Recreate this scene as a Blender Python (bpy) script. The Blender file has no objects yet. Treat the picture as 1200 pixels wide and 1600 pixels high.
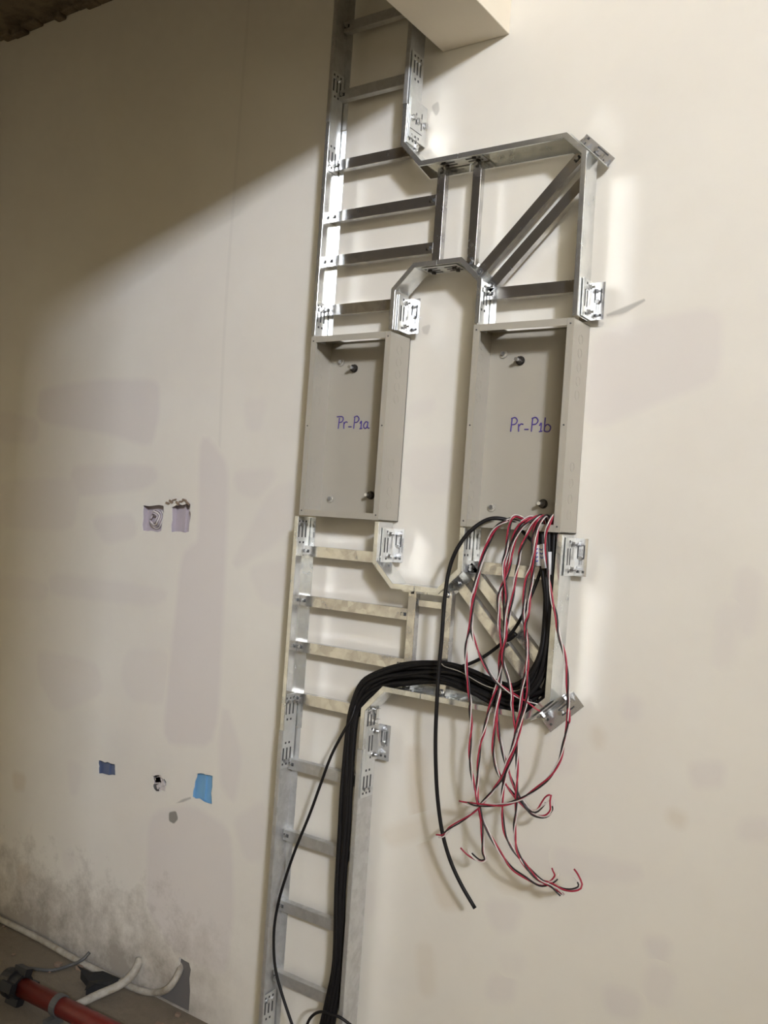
import bpy, math, random
from mathutils import Vector, Matrix
from mathutils.geometry import tessellate_polygon
random.seed(7)
S = bpy.context.scene
COL = S.collection

# ------------------------------------------------------------------ camera
ZO = 1.65                      # eye height above the floor
TH, PI_, RO = 0.6004032, 0.011825, 0.0696078
FPX = 1432.47
F = Vector((-math.sin(TH) * math.cos(PI_), math.cos(TH) * math.cos(PI_), math.sin(PI_)))
R0 = Vector((math.cos(TH), math.sin(TH), 0)); U0 = R0.cross(F)
RV = R0 * math.cos(RO) + U0 * math.sin(RO); UV = -R0 * math.sin(RO) + U0 * math.cos(RO)
CAM = Vector((0, -2.2, ZO))
cd = bpy.data.cameras.new('camera'); cam = bpy.data.objects.new('camera', cd); COL.objects.link(cam)
cd.sensor_fit = 'VERTICAL'; cd.sensor_height = 36; cd.lens = 36 * FPX / 1600; cd.clip_start = .02
cam.matrix_world = Matrix.Translation(CAM) @ Matrix((RV, UV, -F)).transposed().to_4x4()
S.camera = cam

# ------------------------------------------------------------------ colour management, world, lights
S.view_settings.view_transform = 'Standard'; S.view_settings.look = 'None'
S.view_settings.gamma = 1; S.view_settings.use_curve_mapping = False
S.view_settings.exposure = 0.14
S.cycles.caustics_reflective = True
S.cycles.blur_glossy = 0.0; S.cycles.sample_clamp_indirect = 40; S.cycles.max_bounces = 8; S.cycles.diffuse_bounces = 4
w = bpy.data.worlds.new('world'); S.world = w; w.use_nodes = True
w.node_tree.nodes['Background'].inputs[0].default_value = (.6, .7, .85, 1)
w.node_tree.nodes['Background'].inputs[1].default_value = .3

def area(name, loc, size, rad, color, aim=None):
    l = bpy.data.lights.new(name, 'AREA'); l.shape = 'RECTANGLE'; l.size, l.size_y = size
    l.energy = rad * math.pi * size[0] * size[1]; l.color = color
    o = bpy.data.objects.new(name, l); COL.objects.link(o); o.location = loc
    d = (Vector(aim) - Vector(loc)) if aim else Vector((0, 1, 0))
    o.rotation_euler = d.to_track_quat('-Z', 'Y').to_euler()
    return o
X0, X1, YB = -4.1, 6.0, -8.0    # west and east walls, south wall behind the photographer
area('clerestory_daylight', (X1 - .03, -7.4, 3.75 + ZO), (1.05, .82), 415, (.905, .965, 1.11), (X1 - 2, -7.4, 3.75 + ZO))
area('window_daylight', (4.2, YB + .03, 1.35 + ZO), (3.1, 3.6), 3.4, (1, .955, .86))

# ------------------------------------------------------------------ materials
def mat(name, col, rough=.5, metal=0, spec=.5):
    m = bpy.data.materials.new(name); m.use_nodes = True
    b = m.node_tree.nodes['Principled BSDF']
    b.inputs['Base Color'].default_value = (*col, 1); b.inputs['Roughness'].default_value = rough
    b.inputs['Metallic'].default_value = metal; b.inputs['Specular IOR Level'].default_value = spec
    return m
class NT:
    def __init__(s, m): s.t = m.node_tree; s.n = s.t.nodes; s.b = s.n['Principled BSDF']
    def node(s, t, **k):
        n = s.n.new(t)
        for a, v in k.items(): setattr(n, a, v)
        return n
    def link(s, a, b): s.t.links.new(a, b)
    def coord(s):
        return s.node('ShaderNodeTexCoord').outputs['Object']
    def noise(s, scale, detail=4, rough=.6, vec=None, stretch=None):
        n = s.node('ShaderNodeTexNoise'); n.inputs['Scale'].default_value = scale
        n.inputs['Detail'].default_value = detail; n.inputs['Roughness'].default_value = rough
        v = vec or s.coord()
        if stretch:
            mp = s.node('ShaderNodeMapping'); mp.inputs['Scale'].default_value = stretch; s.link(v, mp.inputs['Vector']); v = mp.outputs[0]
        s.link(v, n.inputs['Vector']); return n.outputs['Fac']
    def ramp(s, fac, stops):
        r = s.node('ShaderNodeValToRGB'); e = r.color_ramp.elements
        while len(e) < len(stops): e.new(.5)
        for i, (p, c) in enumerate(stops):
            e[i].position = p; e[i].color = (*c, 1) if len(c) == 3 else c
        s.link(fac, r.inputs[0]); return r.outputs[0]
    def mix(s, fac, a, b, mode='MIX'):
        n = s.node('ShaderNodeMix', data_type='RGBA', blend_type=mode)
        for i, v in ((0, fac), (6, a), (7, b)):
            if isinstance(v, (int, float)): n.inputs[i].default_value = v
            elif isinstance(v, tuple): n.inputs[i].default_value = (*v, 1)
            else: s.link(v, n.inputs[i])
        return n.outputs[2]
    def math(s, op, a, b=0.):
        n = s.node('ShaderNodeMath', operation=op)
        for i, v in enumerate((a, b)):
            if isinstance(v, (int, float)): n.inputs[i].default_value = v
            else: s.link(v, n.inputs[i])
        return n.outputs[0]
    def bump(s, h, st, dist=.002):
        n = s.node('ShaderNodeBump'); n.inputs['Strength'].default_value = st; n.inputs['Distance'].default_value = dist
        s.link(h, n.inputs['Height']); s.link(n.outputs[0], s.b.inputs['Normal'])
def g3(v): return (v, v, v)

def wall_material(name, base, skim):
    m = mat(name, base, .75, 0, .25); t = NT(m)
    c = t.coord()
    n1 = t.noise(2.2, 5, .6, c); n2 = t.noise(14, 4, .6, c)
    col = t.mix(t.ramp(n1, [(.35, g3(0)), (.7, g3(1))]), base, tuple(x * y for x, y in zip(base, (.93, .92, .92))))
    col = t.mix(t.math('MULTIPLY', n2, .10), col, tuple(x * .8 for x in base))
    at = t.node('ShaderNodeAttribute', attribute_name='skim')
    sep = t.node('ShaderNodeSeparateColor'); t.link(at.outputs['Color'], sep.inputs[0])
    col = t.mix(sep.outputs[0], col, skim)                                   # red: grey skim plaster
    col = t.mix(sep.outputs[1], col, tuple(x * y for x, y in zip(base, (.72, .62, .5))))     # green: tan water stain, and cable shadows painted in
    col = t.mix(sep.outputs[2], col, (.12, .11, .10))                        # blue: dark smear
    # dirt splashed up from the floor
    sx = t.node('ShaderNodeSeparateXYZ'); t.link(c, sx.inputs[0])
    h = t.math('SUBTRACT', 1.0, t.math('DIVIDE', sx.outputs[2], .34))
    left = t.math('MULTIPLY', t.math('SUBTRACT', -1.85, sx.outputs[0]), 2.5)
    left.node.use_clamp = True
    d = t.math('MULTIPLY', t.math('ADD', h, t.math('MULTIPLY', t.math('SUBTRACT', t.noise(9, 6, .75, c), .5), 2.6)), left)
    d.node.use_clamp = True
    col = t.mix(t.math('MULTIPLY', d, .7), col, (.2, .165, .125))
    t.link(col, t.b.inputs['Base Color'])
    t.bump(t.noise(60, 4, .6, c), .12, .002)
    return m
M = {}
M['wall'] = wall_material('painted_plaster', (.745, .715, .645), (.63, .585, .56))
M['beam'] = mat('beam_plaster', (.70, .63, .52), .8, 0, .2)
t = NT(M['beam']); t.link(t.mix(t.noise(5), (.80, .73, .60), (.72, .65, .53)), t.b.inputs['Base Color'])
M['room'] = mat('room_plaster', (.66, .57, .43), .8, 0, .2)
t = NT(M['room']); t.link(t.mix(t.noise(3), (.75, .66, .46), (.67, .58, .40)), t.b.inputs['Base Color'])
M['dark_wall'] = mat('raw_concrete_wall', (.16, .15, .13), .85, 0, .2)
t = NT(M['dark_wall']); t.link(t.mix(t.noise(3), (.19, .17, .14), (.12, .11, .095)), t.b.inputs['Base Color'])
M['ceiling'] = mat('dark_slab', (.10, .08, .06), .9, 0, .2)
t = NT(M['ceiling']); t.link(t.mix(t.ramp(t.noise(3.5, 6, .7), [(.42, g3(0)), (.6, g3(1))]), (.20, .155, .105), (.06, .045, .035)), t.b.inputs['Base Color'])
M['floor'] = mat('concrete_floor', (.3, .26, .2), .85, 0, .3); t = NT(M['floor'])
t.link(t.mix(t.ramp(t.noise(3, 7, .7), [(.4, g3(0)), (.62, g3(1))]), (.20, .165, .12), t.mix(t.noise(25, 5, .7), (.11, .085, .06), (.29, .245, .18))), t.b.inputs['Base Color'])
t.bump(t.noise(30, 6, .7), .6, .01)

def galv(name, a, b, r0, r1, bump=.05, scale=18, stretch=(1, 1, 1), metal=.86):
    m = mat(name, a, .2, metal); t = NT(m); c = t.coord()
    v = t.node('ShaderNodeTexVoronoi'); v.inputs['Scale'].default_value = 45
    t.link(c, v.inputs['Vector'])
    n = t.noise(scale, 5, .65, c, stretch)
    k = t.math('ADD', t.math('MULTIPLY', n, .8), t.math('MULTIPLY', v.outputs['Color'], .2))
    t.link(t.mix(t.ramp(k, [(.4, g3(0)), (.62, g3(1))]), a, b), t.b.inputs['Base Color'])
    mr = t.node('ShaderNodeMapRange'); mr.inputs['From Min'].default_value = .35; mr.inputs['From Max'].default_value = .65
    mr.inputs['To Min'].default_value = r0; mr.inputs['To Max'].default_value = r1
    t.link(k, mr.inputs[0]); t.link(mr.outputs[0], t.b.inputs['Roughness'])
    t.bump(t.noise(7, 2, .5, c), bump, .004)
    return m
M['galv'] = galv('galvanised_steel', (.74, .75, .74), (.62, .63, .62), .14, .28)
M['galv_rung'] = galv('galvanised_rung', (.70, .70, .69), (.50, .49, .49), .13, .28, .06, 14, metal=.95)
M['galv_plate'] = galv('zinc_plated_steel', (.76, .77, .79), (.68, .69, .71), .10, .2, .04)
M['galv_dull'] = galv('weathered_galvanised_steel', (.60, .60, .59), (.50, .50, .49), .36, .5, .04, 20, metal=.72)
M['plate_matte'] = galv('matte_zinc_plate', (.68, .69, .68), (.60, .61, .60), .28, .4, .03, 20, metal=.72)
M['bolt'] = mat('bolt_steel', (.55, .55, .55), .28, 1)
M['black_nut'] = mat('blackened_nut', (.045, .04, .035), .4, .6)
M['hole'] = mat('punched_slot', (.06, .06, .06), .7)
M['box'] = mat('beige_enamel', (.385, .355, .295), .42, 0, .5); t = NT(M['box'])
t.link(t.mix(t.noise(6, 3), (.40, .37, .31), (.36, .335, .28)), t.b.inputs['Base Color']); t.bump(t.noise(300, 2), .03, .001)
M['ink'] = mat('purple_marker_ink', (.055, .03, .22), .6)
M['blue_ink'] = mat('blue_marker_ink', (.04, .06, .32), .6)
M['black'] = mat('black_pvc', (.010, .009, .009), .5, 0, .25)
M['red'] = mat('red_insulation', (.36, .018, .045), .45)
M['white'] = mat('white_insulation', (.62, .56, .53), .45)
M['wire_black'] = mat('black_insulation', (.02, .017, .017), .4)
M['copper'] = mat('copper', (.75, .35, .2), .3, 1)
M['tag'] = mat('white_marker_tag', (.68, .68, .68), .5)
M['conduit'] = mat('grey_white_conduit', (.42, .40, .35), .5); t = NT(M['conduit'])
t.link(t.mix(t.ramp(t.noise(20, 5, .7), [(.4, g3(0)), (.65, g3(1))]), (.46, .43, .37), (.3, .26, .2)), t.b.inputs['Base Color'])
M['red_pipe'] = mat('red_painted_pipe', (.27, .02, .012), .42)
t = NT(M['red_pipe']); t.link(t.mix(t.noise(12, 5), (.19, .013, .009), (.10, .012, .009)), t.b.inputs['Base Color'])
M['coupling'] = mat('black_iron_coupling', (.015, .015, .017), .5)
M['clamp'] = mat('grey_clamp', (.09, .09, .085), .5)
M['pink_box'] = mat('lilac_plastic', (.44, .385, .41), .5)
M['blue_box'] = mat('blue_plastic', (.17, .36, .56), .45)
M['dark_blue'] = mat('dusty_blue_plastic', (.10, .125, .20), .5)
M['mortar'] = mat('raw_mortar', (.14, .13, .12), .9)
M['rubble'] = mat('brown_plaster_edge', (.24, .17, .12), .9)
M['debris'] = mat('black_rag', (.012, .012, .012), .8)
M['glass'] = mat('window_glass', (.9, .95, 1), .02); NT(M['glass']).b.inputs['Transmission Weight'].default_value = 1

# ------------------------------------------------------------------ mesh helpers
class MB:
    def __init__(s): s.v = []; s.f = []; s.mi = []; s.cur = 0
    def face(s, idx): s.f.append(idx); s.mi.append(s.cur)
    def add(s, vs, fs):
        n = len(s.v); s.v += [Vector(v) for v in vs]
        for f in fs: s.face([n + i for i in f])
    def box(s, a, b):
        x0, y0, z0 = a; x1, y1, z1 = b
        s.obox(Vector(((x0 + x1) / 2, (y0 + y1) / 2, (z0 + z1) / 2)), Vector((abs(x1 - x0) / 2, 0, 0)), Vector((0, abs(y1 - y0) / 2, 0)), Vector((0, 0, abs(z1 - z0) / 2)))
    def obox(s, c, u, v, w):
        vs = [c + u * i + v * j + w * k for i in (-1, 1) for j in (-1, 1) for k in (-1, 1)]
        s.add(vs, [(0, 1, 3, 2), (4, 6, 7, 5), (0, 4, 5, 1), (2, 3, 7, 6), (0, 2, 6, 4), (1, 5, 7, 3)])
    def strip(s, A, B):
        n = len(A); s.add(list(A) + list(B), [(i, i + 1, n + i + 1, n + i) for i in range(n - 1)])
    def tube(s, pts, r, n=8, caps=True):
        pts = [Vector(p) for p in pts]; N = len(pts)
        rr = r if isinstance(r, (list, tuple)) else [r] * N
        tan = [(pts[min(i + 1, N - 1)] - pts[max(i - 1, 0)]).normalized() for i in range(N)]
        nrm = tan[0].orthogonal().normalized(); base = len(s.v)
        for i in range(N):
            nrm = (nrm - tan[i] * nrm.dot(tan[i])).normalized(); bi = tan[i].cross(nrm)
            for k in range(n):
                a = 2 * math.pi * k / n
                s.v.append(pts[i] + (nrm * math.cos(a) + bi * math.sin(a)) * rr[i])
        for i in range(N - 1):
            for k in range(n):
                s.face([base + i * n + k, base + i * n + (k + 1) % n, base + (i + 1) * n + (k + 1) % n, base + (i + 1) * n + k])
        if caps:
            s.face([base + k for k in range(n)][::-1]); s.face([base + (N - 1) * n + k for k in range(n)])
    def cyl(s, c, axis, r, h, n=12):
        c = Vector(c); a = Vector(axis).normalized(); s.tube([c - a * h / 2, c + a * h / 2], r, n)
    def build(s, name, m, parent=None, smooth=False, solid=0, bev=0):
        off = parent_origin(parent)
        me = bpy.data.meshes.new(name); me.from_pydata([v - off for v in s.v], [], s.f)
        for k in (m if isinstance(m, (list, tuple)) else [m]): me.materials.append(M[k])
        for p, i in zip(me.polygons, s.mi): p.material_index = i; p.use_smooth = smooth
        me.update()
        o = bpy.data.objects.new(name, me); COL.objects.link(o)
        if parent: o.parent = parent
        if solid:
            q = o.modifiers.new('thickness', 'SOLIDIFY'); q.thickness = solid; q.offset = 0
        if bev:
            q = o.modifiers.new('bevel', 'BEVEL'); q.width = bev; q.segments = 2; q.limit_method = 'ANGLE'
        return o
ORG = {}
def parent_origin(p):
    o = Vector((0, 0, 0))
    while p: o += p.location; p = p.parent
    return o
def tag(o, label=None, cat=None, group=None, kind=None):
    if label: o['label'] = label
    if cat: o['category'] = cat
    if group: o['group'] = group
    if kind: o['kind'] = kind
    return o
def thing(name, label, cat, loc, group=None):
    o = bpy.data.objects.new(name, None); COL.objects.link(o); o.location = loc; o.empty_display_size = .05
    return tag(o, label, cat, group)
def struct(o): o['kind'] = 'structure'; return o
def at(px, py, y):              # the point of the place seen at a photo position, at distance -y from the wall
    d = F * FPX + RV * (px - 600) - UV * (py - 800)
    t_ = (y - CAM.y) / d.y
    return CAM + d * t_
def V(x, y, z): return Vector((x, y, z + ZO))
def smooth_path(pts, sub=6):
    P = [Vector(p) for p in pts]; P = [P[0] * 2 - P[1]] + P + [P[-1] * 2 - P[-2]]; out = []
    for i in range(1, len(P) - 2):
        for k in range(sub):
            t_ = k / sub; a, b, c, d = P[i - 1:i + 3]
            out.append(.5 * ((2 * b) + (c - a) * t_ + (2 * a - 5 * b + 4 * c - d) * t_ ** 2 + (3 * b - a - 3 * c + d) * t_ ** 3))
    out.append(P[-2]); return out

# ------------------------------------------------------------------ the room
def tess(mb, outer, holes, y):
    loops = [[Vector((p[0], p[1], 0)) for p in outer]] + [[Vector((p[0], p[1], 0)) for p in h] for h in holes]
    flat = [p for l in loops for p in l]
    mb.add([(p.x, y, p.y) for p in flat], tessellate_polygon(loops))
def wp(px, py, y=0.0):
    p = at(px, py, y); return (p.x, p.z)
def rag(poly, amp, n=4, seed=1):
    r = random.Random(seed); out = []
    for i in range(len(poly)):
        a, b = poly[i], poly[(i + 1) % len(poly)]
        for k in range(n):
            t_ = k / n; j = amp if k else amp * .3
            out.append((a[0] + (b[0] - a[0]) * t_ + r.uniform(-j, j), a[1] + (b[1] - a[1]) * t_ + r.uniform(-j, j)))
    return out
def q(*pts): return [wp(x, y) for x, y in pts]
H_LILAC = rag(q((224, 790), (256, 790), (252, 830), (223, 829)), .004, 4, 1)
H_LIL2 = rag(q((268, 792), (280, 788), (297, 788), (298, 804), (295, 831), (267, 832)), .004, 4, 2)
H_NAVY = rag(q((154, 1188), (179, 1194), (180, 1211), (154, 1209)), .003, 5, 3)
H_GREY = rag(q((237, 1210), (252, 1213), (259, 1222), (257, 1236), (239, 1233)), .007, 4, 4)
H_BLUE = rag(q((308, 1209), (332, 1212), (331, 1256), (300, 1245)), .004, 5, 5)
H_NOTCH = rag([wp(281, 1484), wp(289, 1487), wp(297, 1490), wp(295, 1503), wp(298, 1515), wp(296, 1530), wp(297, 1548), (-2.142, 0.003), (-2.29, 0.003), wp(262, 1552), wp(270, 1538), wp(277, 1520), wp(280, 1500)], 0, 1, 6)
ZT = 4.9 + ZO
mb = MB()
tess(mb, [(X0, 0), (X1, 0), (X1, ZT), (X0, ZT)], [H_LILAC, H_LIL2, H_NAVY, H_GREY, H_BLUE, H_NOTCH], 0)
for h, dep in ((H_LILAC, .003), (H_LIL2, .003), (H_NAVY, .003), (H_GREY, .003), (H_BLUE, .003), (H_NOTCH, .008)):
    A = [(x, 0, z) for x, z in h]; B = [(x, dep, z) for x, z in h]
    mb.strip(A + A[:1], B + B[:1])
NB = len(mb.v)
skim = {}
DONE = []
def under(p, ch):
    best = 0
    for P, c, st in DONE:
        if c != ch: continue
        ins = False; j = len(P) - 1
        for i in range(len(P)):
            if (P[i].y > p.y) != (P[j].y > p.y) and p.x < (P[j].x - P[i].x) * (p.y - P[i].y) / (P[j].y - P[i].y) + P[i].x: ins = not ins
            j = i
        if ins: best = max(best, st)
    return best
def patch(poly, ch, strength, y, feather=.012):
    P = [Vector(p) for p in poly]; c = sum(P, Vector((0, 0))) / len(P)
    P2 = []
    for i in range(len(P)):                                   # round the outline
        a, b, d = P[i - 1], P[i], P[(i + 1) % len(P)]
        for k in range(4):
            t_ = k / 3; p0 = b + (a - b) * .22; p2 = b + (d - b) * .22
            P2.append(p0 * (1 - t_) ** 2 + b * 2 * t_ * (1 - t_) + p2 * t_ ** 2)
    out = []
    for p in P2: out.append(p + (p - c).normalized() * feather)
    n = len(P2); base = len(mb.v)
    area_ = sum(P2[i].x * P2[(i + 1) % n].y - P2[(i + 1) % n].x * P2[i].y for i in range(n)); sg = -1 if area_ > 0 else 1
    out = []
    for i in range(n):
        d_ = (P2[(i + 1) % n] - P2[i - 1]).normalized(); out.append(P2[i] + Vector((-d_.y, d_.x)) * feather * sg)
    mb.add([(p.x, y, p.y) for p in P2], tessellate_polygon([[Vector((p.x, p.y, 0)) for p in P2]]))
    mb.add([(p.x, y, p.y) for p in P2] + [(p.x, y, p.y) for p in out], [(i, (i + 1) % n, n + (i + 1) % n, n + i) for i in range(n)])
    for i in range(n): skim[base + i] = skim[base + n + i] = (ch, max(strength, under(P2[i], ch)))
    for i in range(n): skim[base + 2 * n + i] = (ch, under(out[i], ch))
    DONE.append((P2, ch, strength))
PATCH = [
    (0, .55, [(62, 612), (150, 598), (245, 598), (246, 640), (236, 694), (165, 672), (62, 655)]),
    (0, .4, [(0, 645), (58, 660), (55, 690), (0, 686)]),
    (0, .5, [(112, 732), (236, 732), (244, 745), (225, 760), (120, 772)]),
    (0, .35, [(0, 754), (118, 752), (115, 825), (0, 820)]),
    (0, .45, [(146, 812), (205, 806), (212, 835), (165, 846)]),
    (0, .35, [(80, 900), (200, 915), (262, 928), (240, 943), (80, 925)]),
    (0, .30, [(0, 900), (74, 915), (70, 935), (0, 930)]),
    (0, .6, [(316, 680), (353, 726), (350, 860), (336, 1160), (258, 1158), (270, 1030), (288, 868), (314, 848)]),
    (0, .3, [(200, 1020), (262, 1020), (255, 1095), (205, 1090), (192, 1060)]),
    (0, .4, [(368, 742), (432, 738), (400, 775), (375, 765)]),
    (0, .35, [(425, 770), (460, 756), (462, 800), (430, 845), (366, 885), (372, 870)]),
    (0, .3, [(392, 890), (450, 880), (442, 945), (410, 935)]),
    (0, .3, [(385, 630), (413, 628), (405, 668), (390, 668)]),
    (0, .55, [(236, 1275), (300, 1262), (358, 1300), (362, 1420), (350, 1520), (275, 1482), (232, 1420)]),
    (0, .45, [(346, 1160), (352, 1105), (375, 1180), (364, 1250), (348, 1222)]),
    (0, .4, [(368, 1285), (415, 1255), (405, 1340), (388, 1340)]),
    (0, .35, [(60, 1018), (150, 1040), (158, 1080), (90, 1110), (62, 1060)]),
    (0, .3, [(108, 1190), (125, 1200), (120, 1235), (112, 1240)]), (0, .3, [(100, 1335), (112, 1330), (114, 1350), (104, 1356)]),
    (1, .3, [(22, 1210), (38, 1214), (36, 1232), (24, 1230)]), (1, .3, [(30, 1352), (46, 1356), (42, 1378), (30, 1376)]),
    # right of the trays
    (0, .55, [(930, 525), (1122, 484), (1118, 588), (1030, 622), (920, 668)]),
    (0, .45, [(1160, 890), (1184, 905), (1172, 985), (1147, 990)]), (0, .35, [(1132, 950), (1146, 950), (1140, 1035), (1120, 1038)]),
    (0, .55, [(1083, 1200), (1125, 1196), (1122, 1222), (1090, 1225)]), (0, .5, [(1165, 1288), (1196, 1286), (1196, 1306), (1160, 1306)]),
    (0, .45, [(870, 1330), (930, 1345), (1000, 1360), (990, 1372), (900, 1368), (872, 1352)]),
    (0, .6, [(1012, 1470), (1042, 1472), (1034, 1502), (1020, 1490)]), (0, .5, [(1020, 1512), (1048, 1522), (1038, 1570), (1012, 1558)]),
    (0, .6, [(948, 1545), (998, 1560), (990, 1588), (955, 1580)]), (0, .5, [(980, 1096), (998, 1098), (994, 1118), (978, 1116)]),
    (1, .28, [(932, 1140), (940, 1150), (936, 1165), (930, 1155)]), (1, .3, [(1050, 1270), (1066, 1278), (1062, 1288), (1050, 1280)]),
    (0, .4, [(880, 1160), (898, 1170), (893, 1200), (872, 1204)]),
    (0, .35, [(640, 706), (720, 702), (728, 720), (700, 765), (650, 762), (636, 735)]), (0, .35, [(636, 640), (676, 626), (672, 640), (640, 652)]),
    # below the octagon and under the hanging wires
    (1, .35, [(640, 1170), (660, 1172), (662, 1270), (690, 1380), (712, 1415), (692, 1415), (665, 1340), (645, 1260)]),  # painted cast shadow of the looping black cable
    (1, .25, [(600, 1300), (690, 1275), (750, 1235), (745, 1255), (690, 1292), (610, 1318)]),  # painted cast shadow of the leads trailing left
    (1, .3, [(760, 1320), (800, 1365), (870, 1385), (865, 1398), (790, 1390), (752, 1345)]),  # painted cast shadow of the lowest tangle of leads
    (0, .5, [(765, 1412), (810, 1415), (800, 1448), (775, 1450)]), (0, .5, [(770, 1530), (800, 1528), (796, 1560), (765, 1558)]),
    (0, .3, [(800, 1325), (870, 1330), (930, 1370), (860, 1360), (805, 1350)]),
    (1, .2, [(655, 1480), (672, 1480), (676, 1550), (660, 1550)]), (0, .25, [(785, 1495), (815, 1498), (808, 1515), (788, 1512)]),
    (0, .3, [(560, 1380), (590, 1385), (580, 1430), (565, 1425)]),
    # dark marks by the electrical boxes
    (2, .5, [(972, 483), (1008, 468), (1005, 471), (975, 489), (945, 494)]), (2, .25, [(925, 503), (943, 505), (941, 508), (927, 506)]),
    (2, .85, [(265, 1270), (275, 1268), (278, 1279), (272, 1286), (265, 1282)]),
    (2, .5, [(300, 1246), (285, 1250), (271, 1260), (269, 1270), (272, 1262), (286, 1252)]),
    (2, .25, [(660, 512), (672, 508), (668, 522), (662, 520)]), (2, .35, [(676, 166), (684, 160), (686, 172), (682, 180), (678, 174)]),
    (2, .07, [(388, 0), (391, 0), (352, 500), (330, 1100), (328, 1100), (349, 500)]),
]
for i, (ch, s_, poly) in enumerate(PATCH):
    patch([wp(x, y) for x, y in poly], ch, min(1, s_ * (1.15 if poly[0][0] < 480 and ch < 2 else .95)), -.0004 - .00012 * (i % 8), .005 if ch == 2 else .024)
me_w = mb.build('wall_back', 'wall')
ca = me_w.data.color_attributes.new('skim', 'FLOAT_COLOR', 'POINT')
for i in range(len(me_w.data.vertices)):
    c = [0, 0, 0, 1]
    if i in skim: c[skim[i][0]] = skim[i][1]
    ca.data[i].color = c
struct(me_w); me_w.name = 'wall_north'
b = MB(); b.box((X0, YB - .2, -.2), (X1, .2, 0)); struct(b.build('floor', 'floor'))
# beam running out from the wall, and the slab it carries on its left
b = MB(); b.box((-1.412, YB, 1.357 + ZO), (-1.201, 0, 2.25 + ZO)); struct(b.build('trim_1', 'beam', bev=.003))
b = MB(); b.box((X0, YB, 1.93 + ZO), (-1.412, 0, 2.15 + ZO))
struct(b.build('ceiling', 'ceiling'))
b = MB(); r_ = random.Random(3); x = X0                     # ragged strip of mortar where slab meets wall
while x < -1.45:
    w_ = r_.uniform(.03, .11); hgt = r_.uniform(.004, .026) if x < -2.2 else .008
    b.box((x, -.02 - r_.uniform(0, .03), 1.93 + ZO - hgt), (x + w_, 0, 1.94 + ZO)); x += w_
struct(b.build('trim_2', 'ceiling', bev=.006))
b = MB(); b.box((-1.201, YB, ZT), (X1, 0, ZT + .2)); b.box((X0, YB, ZT), (-1.201, 0, ZT + .2)); struct(b.build('ceiling', 'dark_wall'))
b = MB(); b.box((X0 - .2, YB, 0), (X0, 0, ZT)); struct(b.build('wall_west', 'room'))
W1 = (2.6, 5.8, -.5 + ZO, 3.2 + ZO); W2 = (-7.96, -6.84, 3.32 + ZO, 4.18 + ZO)
b = MB()
for y0, y1, z0, z1 in ((YB, W2[0], 0, ZT), (W2[1], 0, 0, ZT), (W2[0], W2[1], 0, W2[2]), (W2[0], W2[1], W2[3], ZT)): b.box((X1, y0, z0), (X1 + .2, y1, z1))
struct(b.build('wall_east', 'room'))
b = MB(); b.box((X1 - 1.4, YB, 2.50 + ZO), (X1, -4.6, 2.72 + ZO)); struct(b.build('shading_ledge', 'room', bev=.01))  # unseen ledge added to dim the clerestory light on the lower wall
b = MB()
for x0, x1, z0, z1 in ((X0, W1[0], 0, ZT), (W1[0], W1[1], 0, W1[2]), (W1[1], X1, 0, ZT), (W1[0], W1[1], W1[3], ZT)): b.box((x0, YB - .2, z0), (x1, YB, z1))
struct(b.build('wall_south', 'room'))
for n, W, f_ in (('window_1', W1, lambda p, d, z: (p, YB + d, z)), ('window_2', W2, lambda p, d, z: (X1 - d, p, z))):
    b = MB()
    for a, c in (((W[0], W[2]), (W[0] + .05, W[3])), ((W[1] - .05, W[2]), (W[1], W[3])), ((W[0], W[2]), (W[1], W[2] + .05)), ((W[0], W[3] - .05), (W[1], W[3]))):
        b.box(f_(a[0], -.12, a[1]), f_(c[0], -.06, c[1]))
    fr = struct(b.build(n, 'tag'))
    b = MB(); b.box(f_(W[0] + .05, -.095, W[2] + .05), f_(W[1] - .05, -.09, W[3] - .05)); b.build('pane', 'glass', fr)
b = MB(); b.box((-.9, -2.78, 0), (.05, -2.5, ZT)); struct(b.build('shading_pier', 'room'))  # unseen pier added to block light and shade the north wall's left end

# ------------------------------------------------------------------ cable ladder building blocks
YF, YK, TK = -.101, -.031, .0018
def offs(path, d):
    P = [Vector(p) for p in path]; out = []
    for i in range(len(P)):
        ns = []
        if i > 0: e = (P[i] - P[i - 1]).normalized(); ns.append(Vector((-e.y, e.x)))
        if i < len(P) - 1: e = (P[i + 1] - P[i]).normalized(); ns.append(Vector((-e.y, e.x)))
        n = sum(ns, Vector((0, 0))) / len(ns)
        out.append(P[i] + n * (d / n.length_squared))
    return out
def rail(parent, path, side, lip=.0125, back=.024, m='galv'):
    b = MB(); f = lambda L, y: [V(p[0], y, p[1]) for p in L]
    Pi = offs(path, side * lip); Pb = offs(path, side * back)
    b.strip(f(path, YF), f(path, YK)); b.strip(f(path, YF), f(Pi, YF)); b.strip(f(path, YK), f(Pb, YK))
    b.strip(f(Pi, YF), f(Pi, YF + .004))
    o = b.build('side_rail', m, parent, solid=TK)
    return o
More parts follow.
